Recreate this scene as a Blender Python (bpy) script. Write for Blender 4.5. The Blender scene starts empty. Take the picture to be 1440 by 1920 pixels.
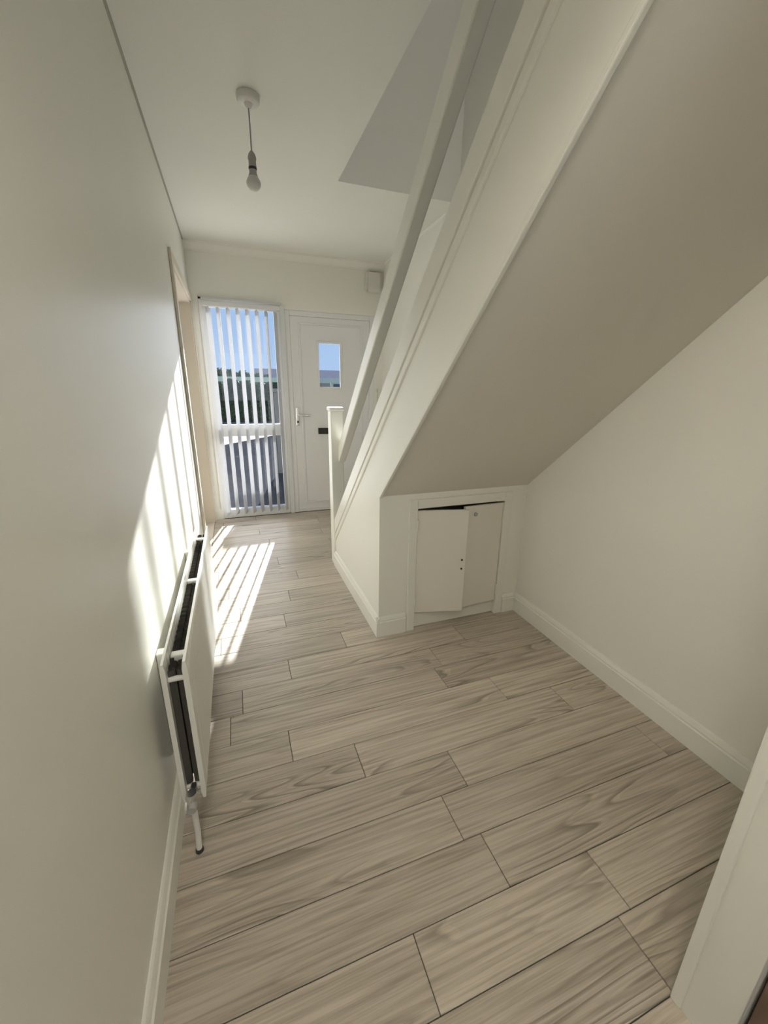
import bpy, bmesh, math, random
from mathutils import Vector, Matrix
random.seed(7)
scene = bpy.context.scene
col = scene.collection

# ------------------------------------------------------------------ camera
cam_data = bpy.data.cameras.new('camera')
cam = bpy.data.objects.new('camera', cam_data); col.objects.link(cam)
cam_data.sensor_fit = 'HORIZONTAL'; cam_data.sensor_width = 36.0
cam_data.lens = 752.85 / 1440.0 * 36.0
cam_data.clip_start = 0.02; cam_data.clip_end = 400
right = Vector((0.93960, -0.34209, 0.01142))
down = Vector((-0.08952, -0.27780, -0.95646))
fwd = Vector((0.33036, 0.89766, -0.29165))
m3 = Matrix((right, -down, -fwd)).transposed()
cam.matrix_world = Matrix.Translation((0.2649, 0.0, 1.2533)) @ m3.to_4x4()
scene.camera = cam

# ------------------------------------------------------------------ view
vs = scene.view_settings
vs.view_transform = 'Standard'; vs.look = 'None'; vs.gamma = 1.0
vs.use_curve_mapping = False; vs.exposure = 0.12

# ------------------------------------------------------------------ world
world = bpy.data.worlds.new('sky'); scene.world = world; world.use_nodes = True
nt = world.node_tree; nt.nodes.clear()
out = nt.nodes.new('ShaderNodeOutputWorld'); bg = nt.nodes.new('ShaderNodeBackground')
geo = nt.nodes.new('ShaderNodeTexCoord'); sep = nt.nodes.new('ShaderNodeSeparateXYZ')
ramp = nt.nodes.new('ShaderNodeValToRGB'); noi = nt.nodes.new('ShaderNodeTexNoise')
mixc = nt.nodes.new('ShaderNodeMix'); mixc.data_type = 'RGBA'
crp = nt.nodes.new('ShaderNodeValToRGB')
nt.links.new(geo.outputs['Generated'], sep.inputs[0]); nt.links.new(sep.outputs['Z'], ramp.inputs['Fac'])
ramp.color_ramp.elements[0].position = 0.0; ramp.color_ramp.elements[0].color = (0.47, 0.62, 0.84, 1)
ramp.color_ramp.elements[1].position = 0.5; ramp.color_ramp.elements[1].color = (0.26, 0.42, 0.74, 1)
nt.links.new(geo.outputs['Generated'], noi.inputs['Vector']); noi.inputs['Scale'].default_value = 6; noi.inputs['Detail'].default_value = 5
nt.links.new(noi.outputs['Fac'], crp.inputs['Fac'])
crp.color_ramp.elements[0].position = 0.45; crp.color_ramp.elements[0].color = (0, 0, 0, 1)
crp.color_ramp.elements[1].position = 0.75; crp.color_ramp.elements[1].color = (0.25, 0.25, 0.25, 1)
nt.links.new(crp.outputs['Color'], mixc.inputs['Factor'])
nt.links.new(ramp.outputs['Color'], mixc.inputs[6]); mixc.inputs[7].default_value = (0.78, 0.83, 0.9, 1)
nt.links.new(mixc.outputs[2], bg.inputs['Color']); bg.inputs['Strength'].default_value = 1.0
nt.links.new(bg.outputs[0], out.inputs['Surface'])

# ------------------------------------------------------------------ lights
SUN = Vector((0.220, 1.0, 0.335)).normalized()
sd = bpy.data.lights.new('sun', 'SUN'); sun = bpy.data.objects.new('sun', sd); col.objects.link(sun)
sd.energy = 21.5; sd.angle = math.radians(0.6); sd.color = (1.0, 0.97, 0.90)
sun.rotation_euler = SUN.to_track_quat('Z', 'Y').to_euler(); sun.location = (3, 12, 6)
# fill light added to brighten the hall from behind, set in the wall_rear opening
ad = bpy.data.lights.new('added_rear_fill', 'AREA'); al = bpy.data.objects.new('added_rear_fill', ad); col.objects.link(al)
ad.shape = 'RECTANGLE'; ad.size = 1.5; ad.size_y = 1.1; ad.energy = 4.0; ad.color = (1.0, 0.97, 0.92)
al.location = (0.8, -2.66, 1.5); al.rotation_euler = (math.radians(90), 0, 0)

# unseen fill lamp added above the camera to brighten floor and right wall
bd = bpy.data.lights.new('added_overhead_fill', 'POINT'); bo = bpy.data.objects.new('added_overhead_fill', bd); col.objects.link(bo)
bd.shadow_soft_size = 0.10; bd.energy = 22.5; bd.color = (1.0, 0.93, 0.83)
bo.location = (0.14, -0.16, 2.24)
# daylight of the tall front window, entering through the blind
fd = bpy.data.lights.new('front_window_daylight', 'AREA'); fo = bpy.data.objects.new('front_window_daylight', fd); col.objects.link(fo)
fd.shape = 'RECTANGLE'; fd.size = 0.56; fd.size_y = 1.8; fd.energy = 4.5; fd.color = (0.97, 0.98, 1.0)
fo.location = (0.415, 4.005, 1.0); fo.rotation_euler = (math.radians(-90), 0, 0)
# fill light added to brighten the stairwell, set in the wall_upper_rear opening
ud = bpy.data.lights.new('added_landing_fill', 'AREA'); ul = bpy.data.objects.new('added_landing_fill', ud); col.objects.link(ul)
ud.shape = 'RECTANGLE'; ud.size = 0.6; ud.size_y = 0.9; ud.energy = 19.0; ud.color = (1.0, 0.98, 0.95)
ul.location = (1.35, -2.68, 4.1); ul.rotation_euler = (math.radians(90), 0, 0)

# ------------------------------------------------------------------ materials
def _mat(name):
    m = bpy.data.materials.new(name); m.use_nodes = True
    return m, m.node_tree, m.node_tree.nodes['Principled BSDF']

def paint(name, colr, rough=0.5, spec=0.5, bump=0.04, bscale=140.0, var=0.02, metal=0.0):
    m, t, b = _mat(name)
    b.inputs['Roughness'].default_value = rough; b.inputs['Metallic'].default_value = metal
    b.inputs['Specular IOR Level'].default_value = spec
    tc = t.nodes.new('ShaderNodeTexCoord')
    n2 = t.nodes.new('ShaderNodeTexNoise'); n2.inputs['Scale'].default_value = 2.3; n2.inputs['Detail'].default_value = 4
    mx = t.nodes.new('ShaderNodeMix'); mx.data_type = 'RGBA'
    mx.inputs[6].default_value = tuple(max(0, c * (1 - var)) for c in colr) + (1,)
    mx.inputs[7].default_value = tuple(min(1, c * (1 + var)) for c in colr) + (1,)
    t.links.new(tc.outputs['Object'], n2.inputs['Vector']); t.links.new(n2.outputs['Fac'], mx.inputs['Factor'])
    t.links.new(mx.outputs[2], b.inputs['Base Color'])
    if bump:
        n1 = t.nodes.new('ShaderNodeTexNoise'); n1.inputs['Scale'].default_value = bscale; n1.inputs['Detail'].default_value = 3
        bp = t.nodes.new('ShaderNodeBump'); bp.inputs['Strength'].default_value = bump; bp.inputs['Distance'].default_value = 0.01
        t.links.new(tc.outputs['Object'], n1.inputs['Vector']); t.links.new(n1.outputs['Fac'], bp.inputs['Height'])
        t.links.new(bp.outputs['Normal'], b.inputs['Normal'])
    return m

def glass(name, tint=(0.94, 0.97, 1.0)):
    m = bpy.data.materials.new(name); m.use_nodes = True; t = m.node_tree; t.nodes.clear()
    o = t.nodes.new('ShaderNodeOutputMaterial'); tr = t.nodes.new('ShaderNodeBsdfTransparent'); gl = t.nodes.new('ShaderNodeBsdfGlossy')
    mx = t.nodes.new('ShaderNodeMixShader'); lw = t.nodes.new('ShaderNodeFresnel'); lw.inputs['IOR'].default_value = 1.45
    tr.inputs['Color'].default_value = tint + (1,); gl.inputs['Roughness'].default_value = 0.02
    t.links.new(lw.outputs[0], mx.inputs[0]); t.links.new(tr.outputs[0], mx.inputs[1]); t.links.new(gl.outputs[0], mx.inputs[2])
    t.links.new(mx.outputs[0], o.inputs['Surface'])
    return m

def fabric(name, colr, trans=0.35):
    m = bpy.data.materials.new(name); m.use_nodes = True; t = m.node_tree; t.nodes.clear()
    o = t.nodes.new('ShaderNodeOutputMaterial'); d = t.nodes.new('ShaderNodeBsdfDiffuse'); tl = t.nodes.new('ShaderNodeBsdfTranslucent')
    mx = t.nodes.new('ShaderNodeMixShader'); mx.inputs[0].default_value = trans
    tc = t.nodes.new('ShaderNodeTexCoord'); n = t.nodes.new('ShaderNodeTexNoise'); n.inputs['Scale'].default_value = 60
    c = t.nodes.new('ShaderNodeMix'); c.data_type = 'RGBA'
    c.inputs[6].default_value = tuple(x * 0.95 for x in colr) + (1,); c.inputs[7].default_value = colr + (1,)
    t.links.new(tc.outputs['Object'], n.inputs['Vector']); t.links.new(n.outputs['Fac'], c.inputs['Factor'])
    t.links.new(c.outputs[2], d.inputs['Color']); t.links.new(c.outputs[2], tl.inputs['Color'])
    t.links.new(d.outputs[0], mx.inputs[1]); t.links.new(tl.outputs[0], mx.inputs[2]); t.links.new(mx.outputs[0], o.inputs['Surface'])
    return m

def plank_material():
    m, t, b = _mat('wood_look_tile')
    N = t.nodes.new; L = t.links.new
    tc = N('ShaderNodeTexCoord'); oi = N('ShaderNodeObjectInfo')
    off = N('ShaderNodeVectorMath'); off.operation = 'MULTIPLY_ADD'
    comb = N('ShaderNodeCombineXYZ')
    for k, s in enumerate((37.0, 11.0, 5.0)):
        mm = N('ShaderNodeMath'); mm.operation = 'MULTIPLY'; mm.inputs[1].default_value = s
        L(oi.outputs['Random'], mm.inputs[0]); L(mm.outputs[0], comb.inputs[k])
    off.inputs[1].default_value = (1, 1, 1)
    L(tc.outputs['Object'], off.inputs[0]); L(comb.outputs[0], off.inputs[2])
    P = off.outputs[0]
    # long fibrous streaks
    mp1 = N('ShaderNodeMapping'); mp1.inputs['Scale'].default_value = (1.6, 66, 1); L(P, mp1.inputs['Vector'])
    fib = N('ShaderNodeTexNoise'); fib.inputs['Scale'].default_value = 1.6; fib.inputs['Detail'].default_value = 6; fib.inputs['Roughness'].default_value = 0.6
    L(mp1.outputs[0], fib.inputs['Vector'])
    # growth rings: distance field bent by low noise, gives cathedral arches
    mp2 = N('ShaderNodeMapping'); mp2.inputs['Scale'].default_value = (0.75, 9.0, 1); L(P, mp2.inputs['Vector'])
    low = N('ShaderNodeTexNoise'); low.inputs['Scale'].default_value = 1.0; low.inputs['Detail'].default_value = 1.5; low.inputs['Roughness'].default_value = 0.35
    L(mp2.outputs[0], low.inputs['Vector'])
    fr = N('ShaderNodeMath'); fr.operation = 'MULTIPLY'; fr.inputs[1].default_value = 17.0; L(low.outputs['Fac'], fr.inputs[0])
    fm = N('ShaderNodeMath'); fm.operation = 'FRACT'; L(fr.outputs[0], fm.inputs[0])
    rr = N('ShaderNodeValToRGB'); L(fm.outputs[0], rr.inputs['Fac'])
    e = rr.color_ramp.elements; e[0].position = 0.0; e[0].color = (0.25, 0.25, 0.25, 1); e[1].position = 0.9; e[1].color = (0, 0, 0, 1)
    for p, v in ((0.45, 0.05), (0.80, 1.0)):
        q = e.new(p); q.color = (v, v, v, 1)
    # where the rings show
    mp3 = N('ShaderNodeMapping'); mp3.inputs['Scale'].default_value = (1.3, 5, 1); mp3.inputs['Location'].default_value = (3, 9, 2); L(P, mp3.inputs['Vector'])
    msk = N('ShaderNodeTexNoise'); msk.inputs['Scale'].default_value = 1.3; msk.inputs['Detail'].default_value = 2; L(mp3.outputs[0], msk.inputs['Vector'])
    mr = N('ShaderNodeMapRange'); mr.inputs[1].default_value = 0.47; mr.inputs[2].default_value = 0.64; mr.inputs[3].default_value = 0.05; mr.inputs[4].default_value = 0.8; L(msk.outputs['Fac'], mr.inputs[0])
    rg = N('ShaderNodeMath'); rg.operation = 'MULTIPLY'; L(rr.outputs['Color'], rg.inputs[0]); L(mr.outputs[0], rg.inputs[1])
    # base tone
    c1 = N('ShaderNodeValToRGB'); L(fib.outputs['Fac'], c1.inputs['Fac'])
    c1.color_ramp.elements[0].position = 0.33; c1.color_ramp.elements[0].color = (0.385, 0.33, 0.262, 1)
    c1.color_ramp.elements[1].position = 0.60; c1.color_ramp.elements[1].color = (0.63, 0.555, 0.46, 1)
    dk = N('ShaderNodeMix'); dk.data_type = 'RGBA'; L(rg.outputs[0], dk.inputs['Factor']); L(c1.outputs['Color'], dk.inputs[6]); dk.inputs[7].default_value = (0.20, 0.165, 0.125, 1)
    # plank to plank variation
    hv = N('ShaderNodeHueSaturation'); L(dk.outputs[2], hv.inputs['Color'])
    v = N('ShaderNodeMapRange'); v.inputs[3].default_value = 0.88; v.inputs[4].default_value = 1.1; L(oi.outputs['Random'], v.inputs[0]); L(v.outputs[0], hv.inputs['Value'])
    L(hv.outputs['Color'], b.inputs['Base Color'])
    b.inputs['Roughness'].default_value = 0.36; b.inputs['Specular IOR Level'].default_value = 0.5
    bp = N('ShaderNodeBump'); bp.inputs['Strength'].default_value = 0.12; bp.inputs['Distance'].default_value = 0.004; bp.invert = True
    L(rg.outputs[0], bp.inputs['Height']); L(bp.outputs['Normal'], b.inputs['Normal'])
    return m

def leafmat(name, a, c):
    m, t, b = _mat(name)
    tc = t.nodes.new('ShaderNodeTexCoord'); n = t.nodes.new('ShaderNodeTexNoise'); n.inputs['Scale'].default_value = 3.0; n.inputs['Detail'].default_value = 6
    r = t.nodes.new('ShaderNodeValToRGB'); r.color_ramp.elements[0].position = 0.35; r.color_ramp.elements[1].position = 0.68
    r.color_ramp.elements[0].color = a + (1,); r.color_ramp.elements[1].color = c + (1,)
    t.links.new(tc.outputs['Object'], n.inputs['Vector']); t.links.new(n.outputs['Fac'], r.inputs['Fac']); t.links.new(r.outputs['Color'], b.inputs['Base Color'])
    b.inputs['Roughness'].default_value = 0.6
    return m

WALL = (0.915, 0.90, 0.825)
M = dict(
    wall=paint('wall_paint', WALL, 0.38, 0.45, 0.03, 90),
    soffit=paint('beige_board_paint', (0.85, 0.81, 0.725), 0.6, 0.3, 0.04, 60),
    ceil=paint('ceiling_paint', (0.93, 0.92, 0.85), 0.8, 0.2, 0.05, 120),
    gloss=paint('white_gloss_wood', (0.89, 0.875, 0.80), 0.3, 0.5, 0.015, 30),
    upvc=paint('white_upvc', (0.86, 0.86, 0.85), 0.28, 0.5, 0.0),
    doorp=paint('painted_plywood', (0.83, 0.79, 0.71), 0.5, 0.4, 0.03, 60),
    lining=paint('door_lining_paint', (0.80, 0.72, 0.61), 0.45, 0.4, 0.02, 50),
    rad=paint('radiator_enamel', (0.87, 0.855, 0.79), 0.25, 0.5, 0.0),
    raddark=paint('radiator_fins', (0.07, 0.065, 0.055), 0.6, 0.3, 0.0),
    chrome=paint('chrome', (0.75, 0.75, 0.76), 0.22, 0.5, 0.0, metal=1.0),
    dark=paint('dark_plastic', (0.035, 0.034, 0.032), 0.45, 0.5, 0.0),
    grey=paint('shadow_gap_grey', (0.45, 0.44, 0.38), 0.8, 0.2, 0.05, 200),  # grey for the shade of the gap at the ceiling edge
    plast=paint('white_plastic', (0.82, 0.80, 0.74), 0.4, 0.5, 0.0),
    greyplast=paint('pale_grey_plastic', (0.42, 0.41, 0.38), 0.45, 0.5, 0.0),
    frost=paint('frosted_bulb_glass', (0.72, 0.72, 0.66), 0.35, 0.6, 0.0),
    grout=paint('tile_grout', (0.12, 0.10, 0.075), 0.9, 0.2, 0.1, 200),
    brown=paint('brown_wood', (0.20, 0.13, 0.09), 0.5, 0.4, 0.05, 40, var=0.2),
    carpet=paint('stair_carpet', (0.42, 0.40, 0.37), 0.95, 0.1, 0.3, 300),
    tarmac=paint('tarmac', (0.045, 0.046, 0.052), 1.0, 0.0, 0.3, 60, var=0.15),
    slab=paint('pale_paving', (0.20, 0.185, 0.17), 0.9, 0.2, 0.2, 40, var=0.1),
    lawn=leafmat('lawn', (0.03, 0.06, 0.015), (0.08, 0.12, 0.03)),
    hedge=leafmat('hedge_leaves', (0.035, 0.07, 0.025), (0.15, 0.22, 0.09)),
    tree=leafmat('tree_leaves', (0.06, 0.09, 0.045), (0.2, 0.25, 0.14)),
    bark=paint('bark', (0.10, 0.07, 0.05), 0.9, 0.2, 0.4, 20, var=0.2),
    brick=paint('hazed_far_brick', (0.72, 0.58, 0.50), 0.9, 0.2, 0.2, 20, var=0.15),  # paled so that distance haze sits in the colour
    roof=paint('hazed_far_roof', (0.75, 0.55, 0.47), 0.85, 0.2, 0.2, 20, var=0.15),  # roof lightened too, haze put into its colour
    fence=paint('pale_fence', (0.8, 0.79, 0.68), 0.8, 0.2, 0.1, 20),
    glass=glass('window_glass'), slat=fabric('blind_fabric', (0.88, 0.88, 0.90)), plank=plank_material(),
    farglass=paint('far_window_glass', (0.10, 0.13, 0.17), 0.1, 0.6, 0.0),
)

# ------------------------------------------------------------------ mesh helpers
ORG = {}
def _link(o, parent, org):
    col.objects.link(o); ORG[o] = Vector(org)
    if parent is not None:
        o.parent = parent; o.location = Vector(org) - ORG[parent]
    else:
        o.location = org
def empty(name, loc):
    o = bpy.data.objects.new(name, None); o.empty_display_size = 0.1; _link(o, None, loc); return o
def tag(o, label=None, cat=None, group=None, kind=None):
    if label: o['label'] = label
    if cat: o['category'] = cat
    if group: o['group'] = group
    if kind: o['kind'] = kind
    return o

class MB:
    def __init__(s): s.v = []; s.f = []
    def add(s, vs, fs):
        n = len(s.v); s.v += [tuple(p) for p in vs]; s.f += [tuple(i + n for i in f) for f in fs]; return s
    def box(s, x0, x1, y0, y1, z0, z1):
        return s.add([(x0, y0, z0), (x1, y0, z0), (x1, y1, z0), (x0, y1, z0), (x0, y0, z1), (x1, y0, z1), (x1, y1, z1), (x0, y1, z1)],
                     [(0, 3, 2, 1), (4, 5, 6, 7), (0, 1, 5, 4), (1, 2, 6, 5), (2, 3, 7, 6), (3, 0, 4, 7)])
    def prism(s, poly, ax, a, b):
        # poly: list of 2D points in the other two axes (cyclic order), extruded along ax from a to b
        def pt(p, w):
            return {'x': (w, p[0], p[1]), 'y': (p[0], w, p[1]), 'z': (p[0], p[1], w)}[ax]
        n = len(poly)
        vs = [pt(p, a) for p in poly] + [pt(p, b) for p in poly]
        fs = [tuple(range(n)), tuple(range(2 * n - 1, n - 1, -1))] + [(i, n + i, n + (i + 1) % n, (i + 1) % n) for i in range(n)]
        return s.add(vs, fs)
    def tube(s, pts, r, n=12, caps=True):
        pts = [Vector(p) for p in pts]; rs = r if isinstance(r, (list, tuple)) else [r] * len(pts)
        vs = []; fs = []
        for i, p in enumerate(pts):
            d = (pts[min(i + 1, len(pts) - 1)] - pts[max(i - 1, 0)]).normalized()
            u = d.orthogonal().normalized() if i == 0 else (u - d * u.dot(d)).normalized()
            w = d.cross(u)
            for k in range(n):
                a = 2 * math.pi * k / n; vs.append(p + (u * math.cos(a) + w * math.sin(a)) * rs[i])
        for i in range(len(pts) - 1):
            for k in range(n):
                fs.append((i * n + k, i * n + (k + 1) % n, (i + 1) * n + (k + 1) % n, (i + 1) * n + k))
        if caps:
            fs.append(tuple(range(n - 1, -1, -1))); fs.append(tuple((len(pts) - 1) * n + k for k in range(n)))
        return s.add(vs, fs)
    def lathe(s, prof, c, n=32):
        # prof: (radius, z) from top to bottom
        vs = []; fs = []
        for r, z in prof:
            for k in range(n):
                a = 2 * math.pi * k / n; vs.append((c[0] + max(r, 1e-4) * math.cos(a), c[1] + max(r, 1e-4) * math.sin(a), c[2] + z))
        for i in range(len(prof) - 1):
            for k in range(n):
                fs.append((i * n + k, (i + 1) * n + k, (i + 1) * n + (k + 1) % n, i * n + (k + 1) % n))
        fs.append(tuple(range(n))); fs.append(tuple((len(prof) - 1) * n + k for k in range(n - 1, -1, -1)))
        return s.add(vs, fs)
    def rot(s, pivot, ang, axis='Z'):
        R = Matrix.Rotation(ang, 3, axis); p = Vector(pivot)
        s.v = [tuple(R @ (Vector(v) - p) + p) for v in s.v]; return s
    def build(s, name, mat, parent=None, bevel=0.0, smooth=False, seg=2, org=None):
        xs, ys, zs = zip(*s.v)
        if org is None: org = ((min(xs) + max(xs)) / 2, (min(ys) + max(ys)) / 2, min(zs))
        me = bpy.data.meshes.new(name)
        me.from_pydata([(v[0] - org[0], v[1] - org[1], v[2] - org[2]) for v in s.v], [], s.f); me.update()
        bm = bmesh.new(); bm.from_mesh(me)
        bmesh.ops.recalc_face_normals(bm, faces=bm.faces)
        if bevel:
            es = [e for e in bm.edges if len(e.link_faces) == 2 and e.calc_face_angle(0) > math.radians(35)]
            bmesh.ops.bevel(bm, geom=es, offset=bevel, segments=seg, affect='EDGES', profile=0.5, clamp_overlap=True)
        if smooth:
            for f in bm.faces: f.smooth = True
            for e in bm.edges:
                if len(e.link_faces) == 2 and e.calc_face_angle(0) > math.radians(40): e.smooth = False
        bm.to_mesh(me); bm.free()
        me.materials.append(mat)
        o = bpy.data.objects.new(name, me); _link(o, parent, org); return o

def struct(name, mb, mat, label=None, bevel=0.0, parent=None):
    o = mb.build(name, mat, parent, bevel)
    if parent is None: tag(o, label, None, None, 'structure')
    return o

# ------------------------------------------------------------------ dimensions (metres)
H = 2.4            # ceiling
D = 4.13           # inner face of front wall
XS = 0.885         # hall face of the stair side
XR = 1.746         # right wall
YC = 1.747         # under-stair end wall
SL = 0.908         # rise per run of the stair line (z = k - SL*y)
YB = -2.7          # rear room end
def lz(k, y): return k - SL * y
def ly(k, z): return (k - z) / SL

# ------------------------------------------------------------------ floor
fl = struct('floor', MB().box(-0.2, XR + 0.16, YB - 0.1, D + 0.25, -0.12, -0.0045), M['grout'], 'grey wood-look plank floor of the hallway')
fixed = {0: [0.575], 1: [0.353], 2: [0.146], 3: [0.193], 4: [0.405], 7: [0.434], 9: [0.494], -2: [0.785, 1.635], -3: [0.841], -4: [0.56, 1.10], -5: [1.055], -1: [0.885], 5: [0.70], 6: [0.10], 8: [0.20]}
pitch = 0.1423
for r in range(-6, 23):
    y0 = 0.990 + pitch * r; y1 = y0 + pitch
    y1c = min(y1, D); y0c = max(y0, 0.20)
    if y1c - y0c < 0.01: continue
    xr = XR if (y0 < YC or y0 > 2.6) else XS + 0.03
    js = fixed.get(r)
    if js is None:
        s = random.random() * 0.9
        js = [s + 0.9 * i for i in range(3)]
    else:
        js = js + ([js[-1] + 0.9] if js[-1] + 0.9 < 1.7 else []) + ([js[0] - 0.9] if js[0] > 0.95 else [])
    cuts = [0.002] + sorted(j for j in js if 0.04 < j < xr - 0.04) + [xr - 0.002]
    for a, c in zip(cuts[:-1], cuts[1:]):
        MB().box(a + 0.001, c - 0.001, y0c + 0.0011, y1c - 0.0011, -0.006, 0.0).build('plank', M['plank'], fl, 0.0012, seg=1)
struct('trim_1', MB().box(0.0, 1.045, 0.165, 0.20, -0.006, 0.004), M['greyplast'], 'grey threshold strip in the rear doorway', 0.002)

# ------------------------------------------------------------------ walls and ceilings
w = MB().box(-0.15, 0, YB, 2.90, 0, H).box(-0.15, 0, 2.90, 4.06, 1.95, H).box(-0.15, 0, 4.06, D + 0.25, 0, H)
struct('wall_left', w, M['wall'], 'long satin white wall on the left of the hall')
w = MB().box(XR, XR + 0.15, YB, D + 0.25, 0, 5.0)
struct('wall_right', w, M['wall'], 'white wall on the right running under and beside the stairs')
WX0, WX1, WZ1 = 0.085, 0.742, 1.975
DX0, DX1, DZ1 = 0.785, 1.655, 1.945
w = MB().box(-0.15, WX0, D, D + 0.25, 0, 2.66).box(WX0, WX1, D, D + 0.25, WZ1, 2.66).box(WX1, DX0, D, D + 0.25, 0, 2.66)
w.box(DX0, DX1, D, D + 0.25, DZ1, 2.66).box(DX1, XR, D, D + 0.25, 0, 2.66)
struct('wall_front', w, M['wall'], 'white end wall around the front door and tall window')
XO, YO = 0.951, 2.70
w = MB().box(-0.15, XO, YB, D + 0.25, H, 2.66).box(XO, XR, YO, D + 0.25, H, 2.66).box(XO, XR, YB, -0.02, H, 2.66)
struct('ceiling', w, M['ceil'], 'white hall ceiling cut away above the stairs')
struct('wall_upper_front', MB().box(XO - 0.1, XR, YO, YO + 0.1, 2.66, 5.0), M['wall'], 'shaded wall rising above the stair opening')
struct('wall_upper_left', MB().box(XO - 0.1, XO, YB, YO, 2.66, 5.0), M['wall'], 'upper wall over the hall ceiling edge')
struct('ceiling_upper', MB().box(XO - 0.1, XR, YB, YO + 0.1, 5.0, 5.1), M['ceil'], 'ceiling high above the stairs')
struct('wall_upper_rear', MB().box(XO - 0.1, 1.05, YB - 0.1, YB, 2.66, 5.1).box(1.65, XR, YB - 0.1, YB, 2.66, 5.1).box(1.05, 1.65, YB - 0.1, YB, 2.66, 3.65).box(1.05, 1.65, YB - 0.1, YB, 4.55, 5.1), M['wall'], 'upper wall at the rear of the landing')
w = MB().box(-0.15, 0.05, YB - 0.12, YB, 0, 2.66).box(1.55, XR + 0.15, YB - 0.12, YB, 0, 2.66).box(0.05, 1.55, YB - 0.12, YB, 0, 0.95).box(0.05, 1.55, YB - 0.12, YB, 2.05, 2.66)
struct('wall_rear', w, M['wall'], 'wall of the rear room with its window opening')
# doorway wall the photographer stands behind
w = MB().box(1.057, XR, 0.181, 0.258, 0, 2.075).box(0.0, 1.057, 0.181, 0.258, 2.03, H)
struct('wall_back', w, M['wall'], 'stub wall beside the rear doorway')
# under-stair end wall with the cupboard opening
CX0, CX1, CZ1 = 1.082, 1.600, 0.690
ztop = lz(2.352, YC) - 0.002
w = MB().box(XS, CX0, YC, YC + 0.05, 0, ztop).box(CX1, XR, YC, YC + 0.05, 0, ztop).box(CX0, CX1, YC, YC + 0.05, CZ1, ztop)
struct('wall_understair', w, M['wall'], 'low white wall holding the cupboard under the stairs')

# ------------------------------------------------------------------ skirting, coving, strips
def skirt_profile(h=0.112, t=0.016):
    return [(0, 0), (t, 0), (t, h * 0.74), (t * 0.72, h * 0.78), (t * 0.8, h * 0.84), (t * 0.45, h * 0.96), (t * 0.2, h), (0, h)]
def skirt_y(name, xw, sgn, y0, y1, label):       # along y on wall plane x = xw
    p = [(xw + sgn * a, z) for a, z in skirt_profile()]
    struct(name, MB().prism(p, 'y', y0, y1), M['gloss'], label)
def skirt_x(name, yw, sgn, x0, x1, label):
    p = [(yw + sgn * a, z) for a, z in skirt_profile()]
    struct(name, MB().prism(p, 'x', x0, x1), M['gloss'], label)
skirt_y('baseboard_left', 0.0, 1, 0.26, 2.82, 'white skirting board along the left wall')
skirt_y('baseboard_right', XR, -1, 0.30, YC, 'white moulded skirting board along the right wall')
skirt_y('baseboard_stair', XS, -1, YC - 0.016, 2.70, 'white skirting board along the hall side of the stairs')
skirt_x('baseboard_understair_left', YC, -1, XS - 0.016, 1.035, 'short skirting board left of the cupboard doors')
skirt_x('baseboard_understair_right', YC, -1, 1.647, XR - 0.016, 'short skirting board right of the cupboard doors')
skirt_x('baseboard_front', D, -1, 0.0, 0.078, 'short skirting block left of the tall window')
cov = [(D, 2.335), (D - 0.008, 2.335), (D - 0.010, 2.347), (D - 0.022, 2.356), (D - 0.035, 2.372), (D - 0.045, 2.388), (D - 0.055, 2.390), (D - 0.057, H), (D, H)]
struct('trim_2', MB().prism(cov, 'x', 0.0, XR), M['ceil'], 'narrow plaster coving along the top of the front wall')
struct('trim_3', MB().prism([(0, H), (0.008, H), (0.006, H - 0.006), (0, H - 0.010)], 'y', 0.3, D - 0.06), M['grey'], 'thin grey strip drawn as the shadow gap between left wall and ceiling')  # solid strip whose grey puts the dark crack line into colour
struct('trim_4', MB().prism([(XR, H), (XR - 0.012, H), (XR - 0.010, H - 0.010), (XR, H - 0.016)], 'y', YO, D - 0.06), M['ceil'], 'thin bead where the right wall meets the ceiling')

# ------------------------------------------------------------------ door in the left wall (recessed, far lining visible)
d1 = tag(empty('door_1', (-0.08, 3.48, 0)), 'recessed doorway in the left wall beside the window', kind='structure')
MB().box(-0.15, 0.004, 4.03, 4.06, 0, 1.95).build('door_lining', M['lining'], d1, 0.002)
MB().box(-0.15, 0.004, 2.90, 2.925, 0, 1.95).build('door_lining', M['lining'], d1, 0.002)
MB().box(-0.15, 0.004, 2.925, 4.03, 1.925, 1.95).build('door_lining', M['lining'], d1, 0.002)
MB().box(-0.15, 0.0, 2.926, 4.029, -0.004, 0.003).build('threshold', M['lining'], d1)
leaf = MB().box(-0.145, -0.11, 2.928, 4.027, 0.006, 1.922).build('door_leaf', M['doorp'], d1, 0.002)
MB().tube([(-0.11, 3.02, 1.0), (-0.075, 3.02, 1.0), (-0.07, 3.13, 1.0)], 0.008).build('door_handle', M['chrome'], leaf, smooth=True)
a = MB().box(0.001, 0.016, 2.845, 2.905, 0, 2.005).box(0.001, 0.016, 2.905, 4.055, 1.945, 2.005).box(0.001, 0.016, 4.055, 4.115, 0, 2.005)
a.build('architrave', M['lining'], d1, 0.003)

# ------------------------------------------------------------------ rear doorway, right jamb at bottom right of the view
d2 = tag(empty('door_2', (1.05, 0.22, 0)), 'white lining and casing of the rear doorway', kind='structure')
MB().box(1.045, 1.057, 0.181, 0.258, 0, 2.03).build('door_lining', M['gloss'], d2, 0.001)
MB().box(1.041, 1.100, 0.2575, 0.279, 0, 2.075).build('architrave', M['gloss'], d2, 0.003)
lf = MB().box(1.07, 1.68, 0.138, 0.177, 0.008, 1.99).build('door_leaf', M['brown'], d2, 0.002)
MB().tube([(1.62, 0.138, 1.0), (1.62, 0.105, 1.0), (1.52, 0.10, 1.0)], 0.008).build('door_handle', M['chrome'], lf, smooth=True)

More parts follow.
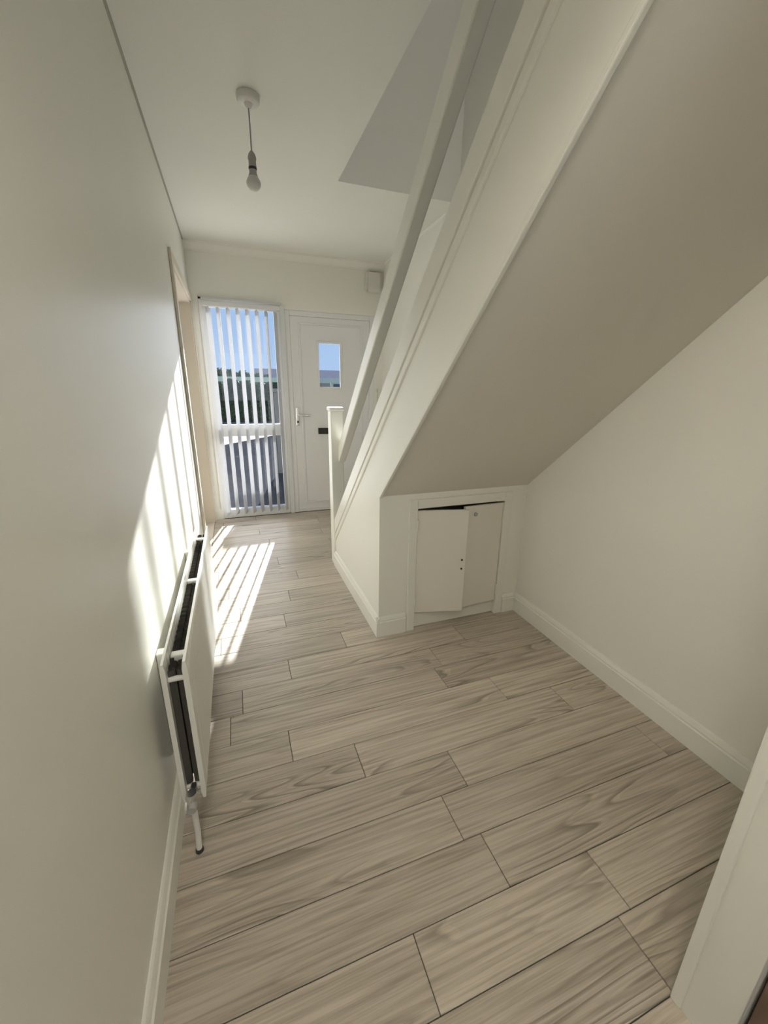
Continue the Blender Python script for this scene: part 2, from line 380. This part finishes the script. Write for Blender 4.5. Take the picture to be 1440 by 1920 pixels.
# ------------------------------------------------------------------ tall window beside the front door
w1 = tag(empty('window_1', (0.41, D + 0.03, 0)), 'tall white two-pane window beside the front door', kind='structure')
FY0, FY1 = D + 0.006, D + 0.072
MB().box(WX0, WX0 + 0.042, FY0, FY1, 0, WZ1).build('window_frame', M['upvc'], w1, 0.004)
MB().box(WX1 - 0.050, WX1, FY0, FY1, 0, WZ1).build('window_frame', M['upvc'], w1, 0.004)
MB().box(WX0 + 0.042, WX1 - 0.050, FY0, FY1, WZ1 - 0.05, WZ1).build('window_frame', M['upvc'], w1, 0.004)
MB().box(WX0 + 0.042, WX1 - 0.050, FY0, FY1, 0, 0.085).build('window_frame', M['upvc'], w1, 0.004)
MB().box(WX0 + 0.042, WX1 - 0.050, FY0, FY1, 0.808, 0.918).build('transom', M['upvc'], w1, 0.004)
MB().box(WX0 + 0.042, WX1 - 0.050, D + 0.036, D + 0.040, 0.085, 0.808).build('pane', M['glass'], w1)
MB().box(WX0 + 0.042, WX1 - 0.050, D + 0.036, D + 0.040, 0.918, WZ1 - 0.05).build('pane', M['glass'], w1)
MB().box(WX0 - 0.02, WX0 + 0.005, D - 0.012, D, 0, WZ1 + 0.02).build('window_casing', M['upvc'], w1, 0.003)
MB().box(WX0 - 0.02, WX1 + 0.02, D - 0.012, D, WZ1, WZ1 + 0.02).build('window_casing', M['upvc'], w1, 0.003)
MB().box(WX1, DX0, D - 0.010, D, 0, WZ1).build('window_casing', M['upvc'], w1, 0.003)

# ------------------------------------------------------------------ front door
d3 = tag(empty('door_3', (1.22, D + 0.03, 0)), 'white panelled front door with small glazed light', kind='structure')
MB().box(DX0, DX0 + 0.045, FY0, FY1, 0, DZ1).build('door_frame', M['upvc'], d3, 0.003)
MB().box(DX1 - 0.045, DX1, FY0, FY1, 0, DZ1).build('door_frame', M['upvc'], d3, 0.003)
MB().box(DX0 + 0.045, DX1 - 0.045, FY0, FY1, DZ1 - 0.045, DZ1).build('door_frame', M['upvc'], d3, 0.003)
MB().box(DX0 + 0.045, DX1 - 0.045, FY0, FY1, 0, 0.025).build('door_sill', M['upvc'], d3, 0.003)
sx0, sx1, sz0, sz1 = DX0 + 0.047, DX1 - 0.047, 0.027, DZ1 - 0.047
gx0, gx1, gz0, gz1 = 1.085, 1.312, 1.262, 1.682
s = MB().box(sx0, gx0, D + 0.012, D + 0.058, sz0, sz1).box(gx1, sx1, D + 0.012, D + 0.058, sz0, sz1)
s.box(gx0, gx1, D + 0.012, D + 0.058, sz0, gz0).box(gx0, gx1, D + 0.012, D + 0.058, gz1, sz1)
lf = s.build('door_leaf', M['upvc'], d3)
px0, px1, pz0, pz1 = 0.905, 1.535, 0.10, 1.845
def ring(x0, x1, z0, z1, wd, y0, y1):
    return (MB().box(x0, x0 + wd, y0, y1, z0, z1).box(x1 - wd, x1, y0, y1, z0, z1)
            .box(x0 + wd, x1 - wd, y0, y1, z0, z0 + wd).box(x0 + wd, x1 - wd, y0, y1, z1 - wd, z1))
ring(px0, px1, pz0, pz1, 0.016, D + 0.002, D + 0.0125).build('panel_moulding', M['upvc'], lf, 0.002)
ring(gx0 - 0.012, gx1 + 0.012, gz0 - 0.012, gz1 + 0.012, 0.022, D + 0.002, D + 0.0125).build('glazing_bead', M['upvc'], lf, 0.003)
MB().box(gx0 - 0.0, gx1 + 0.0, D + 0.034, D + 0.038, gz0, gz1).build('pane', M['glass'], d3)
h = MB().box(0.846, 0.876, D - 0.002, D + 0.013, 0.90, 1.075).build('handle_plate', M['chrome'], d3, 0.005)
MB().tube([(0.861, D, 1.005), (0.861, D - 0.045, 1.005), (0.875, D - 0.052, 1.005), (0.975, D - 0.052, 0.998)], 0.009).build('lever', M['chrome'], h, smooth=True)
MB().lathe([(0.009, 0.0), (0.009, -0.02)], (0.861, D - 0.004, 0.945)).build('lock_cylinder', M['dark'], h)
lb = MB().box(1.062, 1.315, D - 0.004, D + 0.013, 0.810, 0.872).build('letter_box', M['dark'], d3, 0.004)
MB().box(1.085, 1.292, D - 0.008, D - 0.003, 0.824, 0.858).build('flap', M['dark'], lb, 0.002)
for z in (0.35, 1.0, 1.62):
    MB().box(1.595, 1.625, D - 0.006, D + 0.008, z - 0.05, z + 0.05).build('hinge', M['upvc'], d3, 0.004)

# ------------------------------------------------------------------ vertical blind
bl = tag(empty('vertical_blind', (0.41, D - 0.07, 0.05)), 'white vertical blind with open slats hanging at the tall window', 'blind')
MB().box(WX0 + 0.01, WX1 - 0.005, D - 0.09, D - 0.045, 1.915, 1.952).build('headrail', M['upvc'], bl, 0.004)
TH = 0.40
for i in range(8):
    cx = 0.140 + 0.0795 * i; cy = D - 0.068
    th = TH + random.uniform(-0.05, 0.05)
    pts = []
    n = 6; wd = 0.089
    for k in range(n + 1):
        u = (k / n - 0.5) * wd; c = 0.007 * (1 - (2 * k / n - 1) ** 2)
        pts.append((u, c))
    poly = [(u, c + 0.0008) for u, c in pts] + [(u, c - 0.0008) for u, c in reversed(pts)]
    dirx, diry = math.sin(th), math.cos(th)
    poly = [(cx + u * dirx + c * diry, cy + u * diry - c * dirx) for u, c in poly]
    sl = MB().prism(poly, 'z', 0.062, 1.905).build('slat', M['slat'], bl)
    MB().tube([(cx, cy, 1.90), (cx, cy, 1.918)], 0.006, 8).build('slat_hook', M['upvc'], sl)
    q = [(0.042, 0.004), (0.042, -0.004), (-0.042, -0.004), (-0.042, 0.004)]
    q = [(cx + u * dirx + c * diry, cy + u * diry - c * dirx) for u, c in q]
    MB().prism(q, 'z', 0.058, 0.088).build('bottom_weight', M['upvc'], sl, 0.001)
for s_ in (-1, 1):
    MB().tube([(0.14 + 0.0795 * k / 3, D - 0.068 + s_ * 0.035, 0.062 - (0.006 if k % 3 else 0)) for k in range(22)], 0.0015, 6).build('link_chain', M['upvc'], bl)
MB().tube([(0.715, D - 0.09, 1.92), (0.715, D - 0.092, 1.2), (0.716, D - 0.090, 0.55), (0.722, D - 0.089, 0.53), (0.728, D - 0.090, 0.55), (0.728, D - 0.092, 1.2), (0.727, D - 0.09, 1.92)], 0.0018, 6).build('pull_cord', M['upvc'], bl)

# ------------------------------------------------------------------ staircase
st = tag(empty('staircase', (1.3, 1.4, 0)), 'white closed-string staircase with newel post and handrail rising toward the viewer', 'staircase')
KS, KT = 2.352, 2.632       # soffit line, lower edge of string moulding
def clip(k, z): return (ly(k, z), z)
# plastered side panel (hall face)
poly = [(2.71, 0.0), (2.71, lz(KT, 2.71)), clip(KT, H - 0.002), clip(KS, H - 0.002), (YC + 0.05, lz(KS, YC + 0.05)), (YC + 0.05, 0.0)]
MB().prism(poly, 'x', XS, XS + 0.045).build('side_panel', M['wall'], st)
# string board with moulded lower edge
def strip(k0, k1, x0, x1, name, mat, ylow=2.702, bev=0.003, zt=H - 0.002):
    poly = [(ylow, lz(k0, ylow)), (ylow, lz(k1, ylow)), clip(k1, zt), clip(k0, zt)]
    return MB().prism(poly, 'x', x0, x1).build(name, mat, st, bev)
strip(2.704, 2.812, XS - 0.006, XS + 0.040, 'string_board', M['gloss'])
strip(2.686, 2.704, XS + 0.002, XS + 0.040, 'string_groove', M['gloss'], bev=0.001)
strip(2.644, 2.686, XS - 0.007, XS + 0.040, 'string_moulding', M['gloss'], bev=0.007)
strip(2.632, 2.644, XS + 0.001, XS + 0.040, 'string_groove', M['gloss'], bev=0.001)
# soffit and its corner bead
yl = YC + 0.05
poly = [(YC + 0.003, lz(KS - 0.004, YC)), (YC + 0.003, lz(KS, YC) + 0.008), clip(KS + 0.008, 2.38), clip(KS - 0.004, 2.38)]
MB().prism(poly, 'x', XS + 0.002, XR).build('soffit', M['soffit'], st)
poly = [(YC, lz(KS - 0.012, YC)), (YC, lz(KS + 0.010, YC)), clip(KS + 0.010, 2.38), clip(KS - 0.012, 2.38)]
MB().prism(poly, 'x', XS - 0.004, XS + 0.010).build('edge_bead', M['gloss'], st, 0.003)
# treads and risers
NS = 13; G = 0.222; Rr = 0.2016; YF = 2.655
for i in range(1, NS):
    yn = YF - (i - 1) * G
    MB().box(XS + 0.046, XR - 0.001, yn - G - 0.018, yn + 0.02, Rr * i - 0.022, Rr * i).build('tread', M['carpet'], st, 0.006)
for i in range(1, NS + 1):
    yn = YF - (i - 1) * G
    MB().box(XS + 0.046, XR - 0.001, yn - 0.018, yn, Rr * (i - 1), Rr * i - 0.022).build('riser', M['carpet'], st)
# inner wall string
poly = [(2.70, 0.0), (2.70, lz(2.78, 2.70)), (ly(2.78, 2.62), 2.62), (ly(2.45, 2.62), 2.62), (2.59, 0.0)]
MB().prism(poly, 'x', XR - 0.02, XR).build('wall_string', M['gloss'], st)
# newel
NX0, NX1, NY0, NY1 = 0.872, 0.958, 2.702, 2.792
nw = MB().box(NX0, NX1, NY0, NY1, 0, 1.112).build('newel_post', M['gloss'], st, 0.005)
MB().box(NX0 - 0.006, NX1 + 0.006, NY0 - 0.006, NY1 + 0.006, 1.112, 1.135).build('newel_cap', M['gloss'], nw, 0.006)
# handrail
RX0, RX1 = 0.918, 0.970
yt = 0.935
poly = [(NY0, lz(3.222, NY0)), (NY0, lz(3.335, NY0)), (yt, lz(3.335, yt)), (yt, lz(3.222, yt))]
MB().prism(poly, 'x', RX0, RX1).build('handrail', M['gloss'], st, 0.006)
MB().box(0.925, 0.965, 0.895, 0.935, 1.95, 2.395).build('handrail_end_post', M['gloss'], st, 0.003)

# ------------------------------------------------------------------ cupboard under the stairs
cp = tag(empty('understair_cupboard', (1.34, YC, 0)), 'low cupboard with two plain white doors ajar under the stairs', 'cupboard')
a0, a1, at = 1.038, 1.645, 0.735
fy0, fy1 = YC - 0.014, YC - 0.001
MB().box(a0, CX0 + 0.002, fy0, fy1, 0, at).build('frame', M['gloss'], cp, 0.003)
MB().box(CX1 - 0.002, a1, fy0, fy1, 0, at).build('frame', M['gloss'], cp, 0.003)
MB().box(CX0 + 0.002, CX1 - 0.002, fy0, fy1, CZ1 - 0.002, at).build('frame', M['gloss'], cp, 0.003)
MB().box(CX0 + 0.001, CX1 - 0.001, YC + 0.012, YC + 0.026, 0.003, 0.092).build('plinth', M['gloss'], cp, 0.002)
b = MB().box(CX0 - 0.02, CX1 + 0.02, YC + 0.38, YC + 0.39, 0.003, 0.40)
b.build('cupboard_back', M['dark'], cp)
# left leaf hinged on its left edge, swung out
hl = (CX0 + 0.004, YC - 0.004, 0)
d = MB().box(CX0 + 0.004, CX0 + 0.268, YC - 0.006, YC + 0.012, 0.103, 0.676).rot(hl, -math.radians(15))
ld = d.build('cupboard_door', M['doorp'], cp, 0.002)
for z in (0.355, 0.405):
    MB().tube([(CX0 + 0.247, YC - 0.0085, z), (CX0 + 0.247, YC - 0.0055, z)], 0.0055, 12).rot(hl, -math.radians(15)).build('screw_hole', M['dark'], ld)
for z in (0.17, 0.60):
    MB().tube([(CX0 + 0.003, YC - 0.011, z - 0.03), (CX0 + 0.003, YC - 0.011, z + 0.03)], 0.005, 10).build('hinge', M['gloss'], ld, smooth=True)
hr = (CX1 - 0.004, YC - 0.004, 0)
d = MB().box(CX1 - 0.250, CX1 - 0.004, YC - 0.006, YC + 0.012, 0.088, 0.676).rot(hr, math.radians(3.5))
rd = d.build('cupboard_door', M['doorp'], cp, 0.002)
MB().tube([(CX1 - 0.185, YC - 0.014, 0.632), (CX1 - 0.185, YC - 0.005, 0.632)], 0.010, 16).rot(hr, math.radians(3.5)).build('latch', M['greyplast'], rd)
for z in (0.16, 0.60):
    MB().tube([(CX1 - 0.003, YC - 0.011, z - 0.03), (CX1 - 0.003, YC - 0.011, z + 0.03)], 0.005, 10).build('hinge', M['gloss'], rd, smooth=True)

# ------------------------------------------------------------------ radiator
RY0, RY1, RZ0, RZ1 = 0.965, 2.06, 0.150, 0.600
ra = tag(empty('radiator', (0.065, 1.51, 0.15)), 'white double panel radiator on the left wall', 'radiator')
def rpanel(x0, x1, flutes, name):
    # thin hollow-looking panel with pressed vertical flutes on one face, rolled edges
    mb = MB(); n = 66; xs = []
    vs = []; fs = []
    for face in (0, 1):
        for j in range(n + 1):
            y = RY0 + (RY1 - RY0) * j / n
            o_ = 0.0022 if (flutes and j % 2 and 1 < j < n - 1) else 0.0
            for z, ins in ((RZ0, 0.003), (RZ0 + 0.02, 0.0), (RZ1 - 0.02, 0.0), (RZ1, 0.003)):
                x = (x1 - ins - (o_ if ins == 0 else 0)) if face else (x0 + ins)
                vs.append((x, y, z))
    def id(f, j, k): return f * (n + 1) * 4 + j * 4 + k
    for j in range(n):
        for k in range(3):
            fs.append((id(1, j, k), id(1, j + 1, k), id(1, j + 1, k + 1), id(1, j, k + 1)))
            fs.append((id(0, j, k), id(0, j, k + 1), id(0, j + 1, k + 1), id(0, j + 1, k)))
        fs.append((id(0, j, 3), id(1, j, 3), id(1, j + 1, 3), id(0, j + 1, 3)))
        fs.append((id(0, j, 0), id(0, j + 1, 0), id(1, j + 1, 0), id(1, j, 0)))
    for k in range(3):
        fs.append((id(0, 0, k), id(1, 0, k), id(1, 0, k + 1), id(0, 0, k + 1)))
        fs.append((id(0, n, k), id(0, n, k + 1), id(1, n, k + 1), id(1, n, k)))
    mb.add(vs, fs)
    return mb.build(name, M['rad'], ra)
rpanel(0.037, 0.049, True, 'back_panel')
rpanel(0.086, 0.099, True, 'front_panel')
# convector fins as one corrugated sheet between the panels
pl = []
k = 0; y = RY0 + 0.02
while y < RY1 - 0.02:
    pl.append((0.050 if k % 4 in (0, 3) else 0.066, y)); y += 0.010 if k % 2 else 0.004; k += 1
poly = [(x, y) for x, y in pl] + [(x + 0.001, y) for x, y in reversed(pl)]
mbf = MB(); n = len(pl); vs = []; fs = []
for x, y in pl: vs += [(x, y, RZ0 + 0.04), (x, y, RZ1 - 0.035)]
for i in range(n - 1): fs.append((2 * i, 2 * i + 2, 2 * i + 3, 2 * i + 1))
vs2 = [(0.136 - x, y, z) for x, y, z in vs]
MB().add(vs2, fs).build('convector_fins', M['raddark'], ra)
mbf.add(vs, fs).build('convector_fins', M['raddark'], ra)
for yy in (RY0 + 0.09, RY0 + 0.55, RY1 - 0.09):
    MB().box(0.049, 0.087, yy - 0.012, yy + 0.012, RZ1 - 0.050, RZ1 - 0.030).build('bridge', M['rad'], ra, 0.003)
for yy in (RY0 + 0.16, RY1 - 0.16):
    MB().box(0.001, 0.038, yy - 0.015, yy + 0.015, RZ0 + 0.03, RZ1 - 0.06).build('wall_bracket', M['rad'], ra, 0.003)
for yy, nm in ((RY0 + 0.022, 'n'), (RY1 - 0.022, 'f')):
    for zz in (RZ0 + 0.03, RZ1 - 0.06):
        MB().tube([(0.048, yy, zz), (0.088, yy, zz)], 0.0075, 14).build('end_tee', M['rad'], ra, smooth=True)
vy = RY0 - 0.028
v = MB().tube([(0.067, RY0 + 0.022, RZ0 + 0.03), (0.067, RY0 - 0.005, RZ0 + 0.03), (0.067, vy, RZ0 + 0.03)], [0.010, 0.012, 0.012], 16)
vo = v.build('valve', M['chrome'], ra, smooth=True)
MB().tube([(0.067, vy, RZ0 + 0.005), (0.067, vy, RZ0 + 0.022), (0.067, vy, RZ0 + 0.048), (0.067, vy, RZ0 + 0.060)], [0.012, 0.014, 0.016, 0.013], 16).build('valve_body', M['chrome'], vo, smooth=True)
MB().tube([(0.067, vy - 0.010, RZ0 + 0.03), (0.067, vy - 0.030, RZ0 + 0.03)], [0.013, 0.011], 16).build('valve_cap', M['greyplast'], vo, smooth=True)
pp = MB().tube([(0.067, vy, RZ0 + 0.006), (0.067, vy, 0.07), (0.065, vy - 0.004, 0.02), (0.065, vy - 0.005, 0.0005)], 0.0078, 14).build('pipe', M['plast'], ra, smooth=True)
MB().lathe([(0.0085, 0.010), (0.0105, 0.007), (0.011, 0.0)], (0.065, vy - 0.005, 0.0005), 20).build('pipe_collar', M['dark'], pp, smooth=True)
MB().tube([(0.067, RY1 - 0.02, RZ0 + 0.03), (0.067, RY1 + 0.03, RZ0 + 0.03), (0.067, RY1 + 0.03, 0.0005)], 0.0085, 12).build('pipe', M['plast'], ra, smooth=True)

# ------------------------------------------------------------------ pendant lamp
LX, LY = 0.436, 2.14
lp = tag(empty('pendant_lamp', (LX, LY, H)), 'bare bulb on a short flex hanging from a round white ceiling rose', 'lamp')
MB().lathe([(0.046, -0.0005), (0.047, -0.006), (0.045, -0.022), (0.040, -0.027), (0.018, -0.029), (0.013, -0.040), (0.006, -0.044)], (LX, LY, H), 36).build('ceiling_rose', M['plast'], lp, smooth=True)
MB().tube([(LX, LY, H - 0.042), (LX + 0.0008, LY, 2.30), (LX, LY, 2.205)], 0.0032, 10).build('flex', M['greyplast'], lp, smooth=True)
hd = MB().lathe([(0.005, 0.0), (0.013, -0.010), (0.0175, -0.022), (0.0175, -0.030), (0.0155, -0.032), (0.0155, -0.050), (0.0165, -0.052), (0.0165, -0.058)], (LX, LY, 2.212), 28).build('lamp_holder', M['greyplast'], lp, smooth=True)
MB().lathe([(0.0168, 0.0), (0.0172, -0.004), (0.0160, -0.009)], (LX, LY, 2.154), 28).build('holder_ring', M['dark'], hd, smooth=True)
bu = MB().lathe([(0.0150, 0.0), (0.0155, -0.012), (0.0205, -0.026)], (LX, LY, 2.146), 32).build('bulb_neck', M['greyplast'], lp, smooth=True)
pf = [(0.0205, -0.026), (0.0265, -0.036)] + [(0.0305 * math.cos(t), -0.047 - 0.0305 * math.sin(t)) for t in [0.0, 0.25, 0.5, 0.75, 1.0, 1.25, 1.45, 1.56]]
MB().lathe(pf, (LX, LY, 2.146), 32).build('bulb', M['frost'], lp, smooth=True)

# ------------------------------------------------------------------ small fittings on the front wall
ch = tag(empty('door_chime', (1.63, D, 2.15)), 'small white chime box high on the wall above the front door', 'chime box')
MB().box(1.585, 1.705, D - 0.040, D - 0.001, 2.150, 2.325).build('cover', M['plast'], ch, 0.006)
MB().box(1.560, 1.585, D - 0.030, D - 0.001, 2.165, 2.310).build('side_flange', M['plast'], ch, 0.003)
MB().box(1.600, 1.690, D - 0.030, D - 0.010, 2.3245, 2.3285).build('vent_slot', M['dark'], ch)
kh = tag(empty('key_hook', (1.69, D, 1.15)), 'tiny white hook with a hanging cord beside the front door', 'hook')
MB().box(1.678, 1.702, D - 0.008, D - 0.001, 1.225, 1.262).build('plate', M['plast'], kh, 0.003)
MB().tube([(1.69, D - 0.008, 1.245), (1.69, D - 0.022, 1.242), (1.69, D - 0.026, 1.250)], 0.003, 8).build('hook', M['chrome'], kh, smooth=True)
MB().tube([(1.69, D - 0.021, 1.243), (1.688, D - 0.02, 1.18), (1.690, D - 0.018, 1.06)], 0.0022, 8).build('cord', M['greyplast'], kh, smooth=True)

# ------------------------------------------------------------------ outside
GZ = -0.15
struct('ground', MB().box(-60, 60, D + 0.26, 120, GZ - 0.2, GZ - 0.02), M['lawn'], 'ground beyond the house')
dv = MB().prism([(-3.5, D + 0.27), (4.5, D + 0.27), (4.5, 17.0), (1.58, 13.2), (-0.03, 11.0), (-3.5, 6.3)], 'z', GZ - 0.02, GZ)
tag(dv.build('driveway', M['tarmac']), 'dark tarmac drive outside the tall window', None, None, 'structure')
pv = MB().prism([(-3.6, 6.2), (-0.03, 11.03), (1.58, 13.23), (4.6, 17.1), (4.6, 18.6), (-9, 18.6), (-9, 6.2)], 'z', GZ - 0.02, GZ + 0.01)
tag(pv.build('pavement', M['slab']), 'pale paving beyond the tarmac drive', None, None, 'structure')

gw = tag(empty('added_sun_block', (2.2, 7.1, GZ)), 'low grey wall added outside to block the low sun', 'wall')  # added wall, keeps low sun off the floor next to the window
MB().box(0.91, 3.4, 7.02, 7.18, GZ, 1.19).build('wall_body', M['slab'], gw)
MB().box(0.89, 3.42, 6.99, 7.21, 1.19, 1.25).build('coping', M['slab'], gw, 0.01)

def foliage(name, mat, parent, sampler, n, size):
    vs = []; fs = []
    for i in range(n):
        c = Vector(sampler()); s_ = size * random.uniform(0.6, 1.3)
        u = Vector((random.gauss(0, 1), random.gauss(0, 1), random.gauss(0, 1))).normalized(); v_ = u.orthogonal().normalized()
        w_ = u.cross(v_); k = len(vs)
        vs += [c - v_ * s_, c + w_ * s_ * 0.45 + u * s_ * 0.15, c + v_ * s_, c - w_ * s_ * 0.45 + u * s_ * 0.15]
        fs += [(k, k + 1, k + 2), (k, k + 2, k + 3)]
    mb = MB(); mb.add(vs, fs)
    o = mb.build(name, mat, parent); o['kind'] = 'stuff'; return o
def hedge(x0, x1, y0, y1, zt, label):
    e_ = tag(empty('hedge', ((x0 + x1) / 2, (y0 + y1) / 2, GZ)), label, 'hedge')
    MB().box(x0 + 0.12, x1 - 0.12, y0 + 0.12, y1 - 0.12, GZ, zt - 0.12).build('inner_branches', M['hedge'], e_, 0.1)
    def smp():
        t_ = random.random()
        bx_ = random.uniform(x0, x1); top = zt + 0.10 * math.sin(bx_ * 3.1) + 0.06 * math.sin(bx_ * 7.7)
        if t_ < 0.65: return (bx_, y0 + random.uniform(-0.08, 0.12), random.uniform(GZ, top))
        if t_ < 0.9: return (bx_, random.uniform(y0, y1), top + random.uniform(-0.1, 0.06))
        return (random.choice((x0, x1)) + random.uniform(-0.08, 0.08), random.uniform(y0, y1), random.uniform(GZ, top))
    foliage('foliage', M['hedge'], e_, smp, 14000, 0.075)
hedge(-4.0, 3.4, 19.0, 20.0, 1.42, 'dark green hedge across the road seen through the tall window')
fn = tag(empty('fence', (1.5, 20.6, GZ)), 'pale rail fence behind the hedge', 'fence')
for x in (-5.0, -2.5, 0.0, 2.5, 5.0, 7.5):
    MB().box(x - 0.06, x + 0.06, 20.54, 20.66, GZ, 1.76).build('post', M['fence'], fn, 0.01)
for z0, z1 in ((1.52, 1.74), (0.9, 1.1), (0.3, 0.5)):
    MB().box(-5.2, 7.7, 20.48, 20.54, z0, z1).build('rail', M['fence'], fn, 0.01)
def tree(cx, cy, h_, r, label, n=5000):
    e_ = tag(empty('tree', (cx, cy, GZ)), label, 'tree', 'trees behind the fence')
    MB().tube([(cx, cy, GZ), (cx + 0.05, cy, h_ * 0.4), (cx, cy, h_ * 0.75)], [0.11, 0.08, 0.03], 10).build('trunk', M['bark'], e_, smooth=True)
    bl_ = [(cx + random.uniform(-r, r) * 0.6, cy + random.uniform(-r, r) * 0.6, h_ - r * random.uniform(0.7, 1.3), r * random.uniform(0.4, 0.6)) for _ in range(9)]
    def smp():
        b_ = random.choice(bl_); d_ = Vector((random.gauss(0, 1), random.gauss(0, 1), random.gauss(0, 1))).normalized() * b_[3] * random.uniform(0.7, 1.05)
        return (b_[0] + d_.x, b_[1] + d_.y, b_[2] + d_.z)
    foliage('crown', M['tree'], e_, smp, n, 0.09)
tree(-0.6, 24.0, 2.45, 0.95, 'low bushy tree above the left part of the hedge')
tree(0.75, 27.0, 2.55, 0.95, 'low bushy tree above the middle of the hedge')
tree(1.75, 23.5, 2.25, 0.85, 'small low tree above the right end of the hedge')
tree(4.6, 30.0, 2.0, 1.1, 'round bush seen low in the front door glass')

ho = tag(empty('house', (11.0, 62.0, GZ)), 'distant brick bungalow with a reddish tiled roof', 'house')
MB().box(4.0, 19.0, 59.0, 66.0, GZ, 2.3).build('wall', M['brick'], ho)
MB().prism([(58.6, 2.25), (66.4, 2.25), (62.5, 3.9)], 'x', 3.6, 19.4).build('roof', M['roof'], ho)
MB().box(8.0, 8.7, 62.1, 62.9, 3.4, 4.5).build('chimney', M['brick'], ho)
for x in (5.4, 9.6, 13.8):
    wn = MB().box(x, x + 1.6, 58.94, 59.02, 0.9, 2.0).build('window', M['upvc'], ho)
    MB().box(x + 0.08, x + 1.52, 58.91, 58.95, 0.98, 1.92).build('pane', M['farglass'], wn)
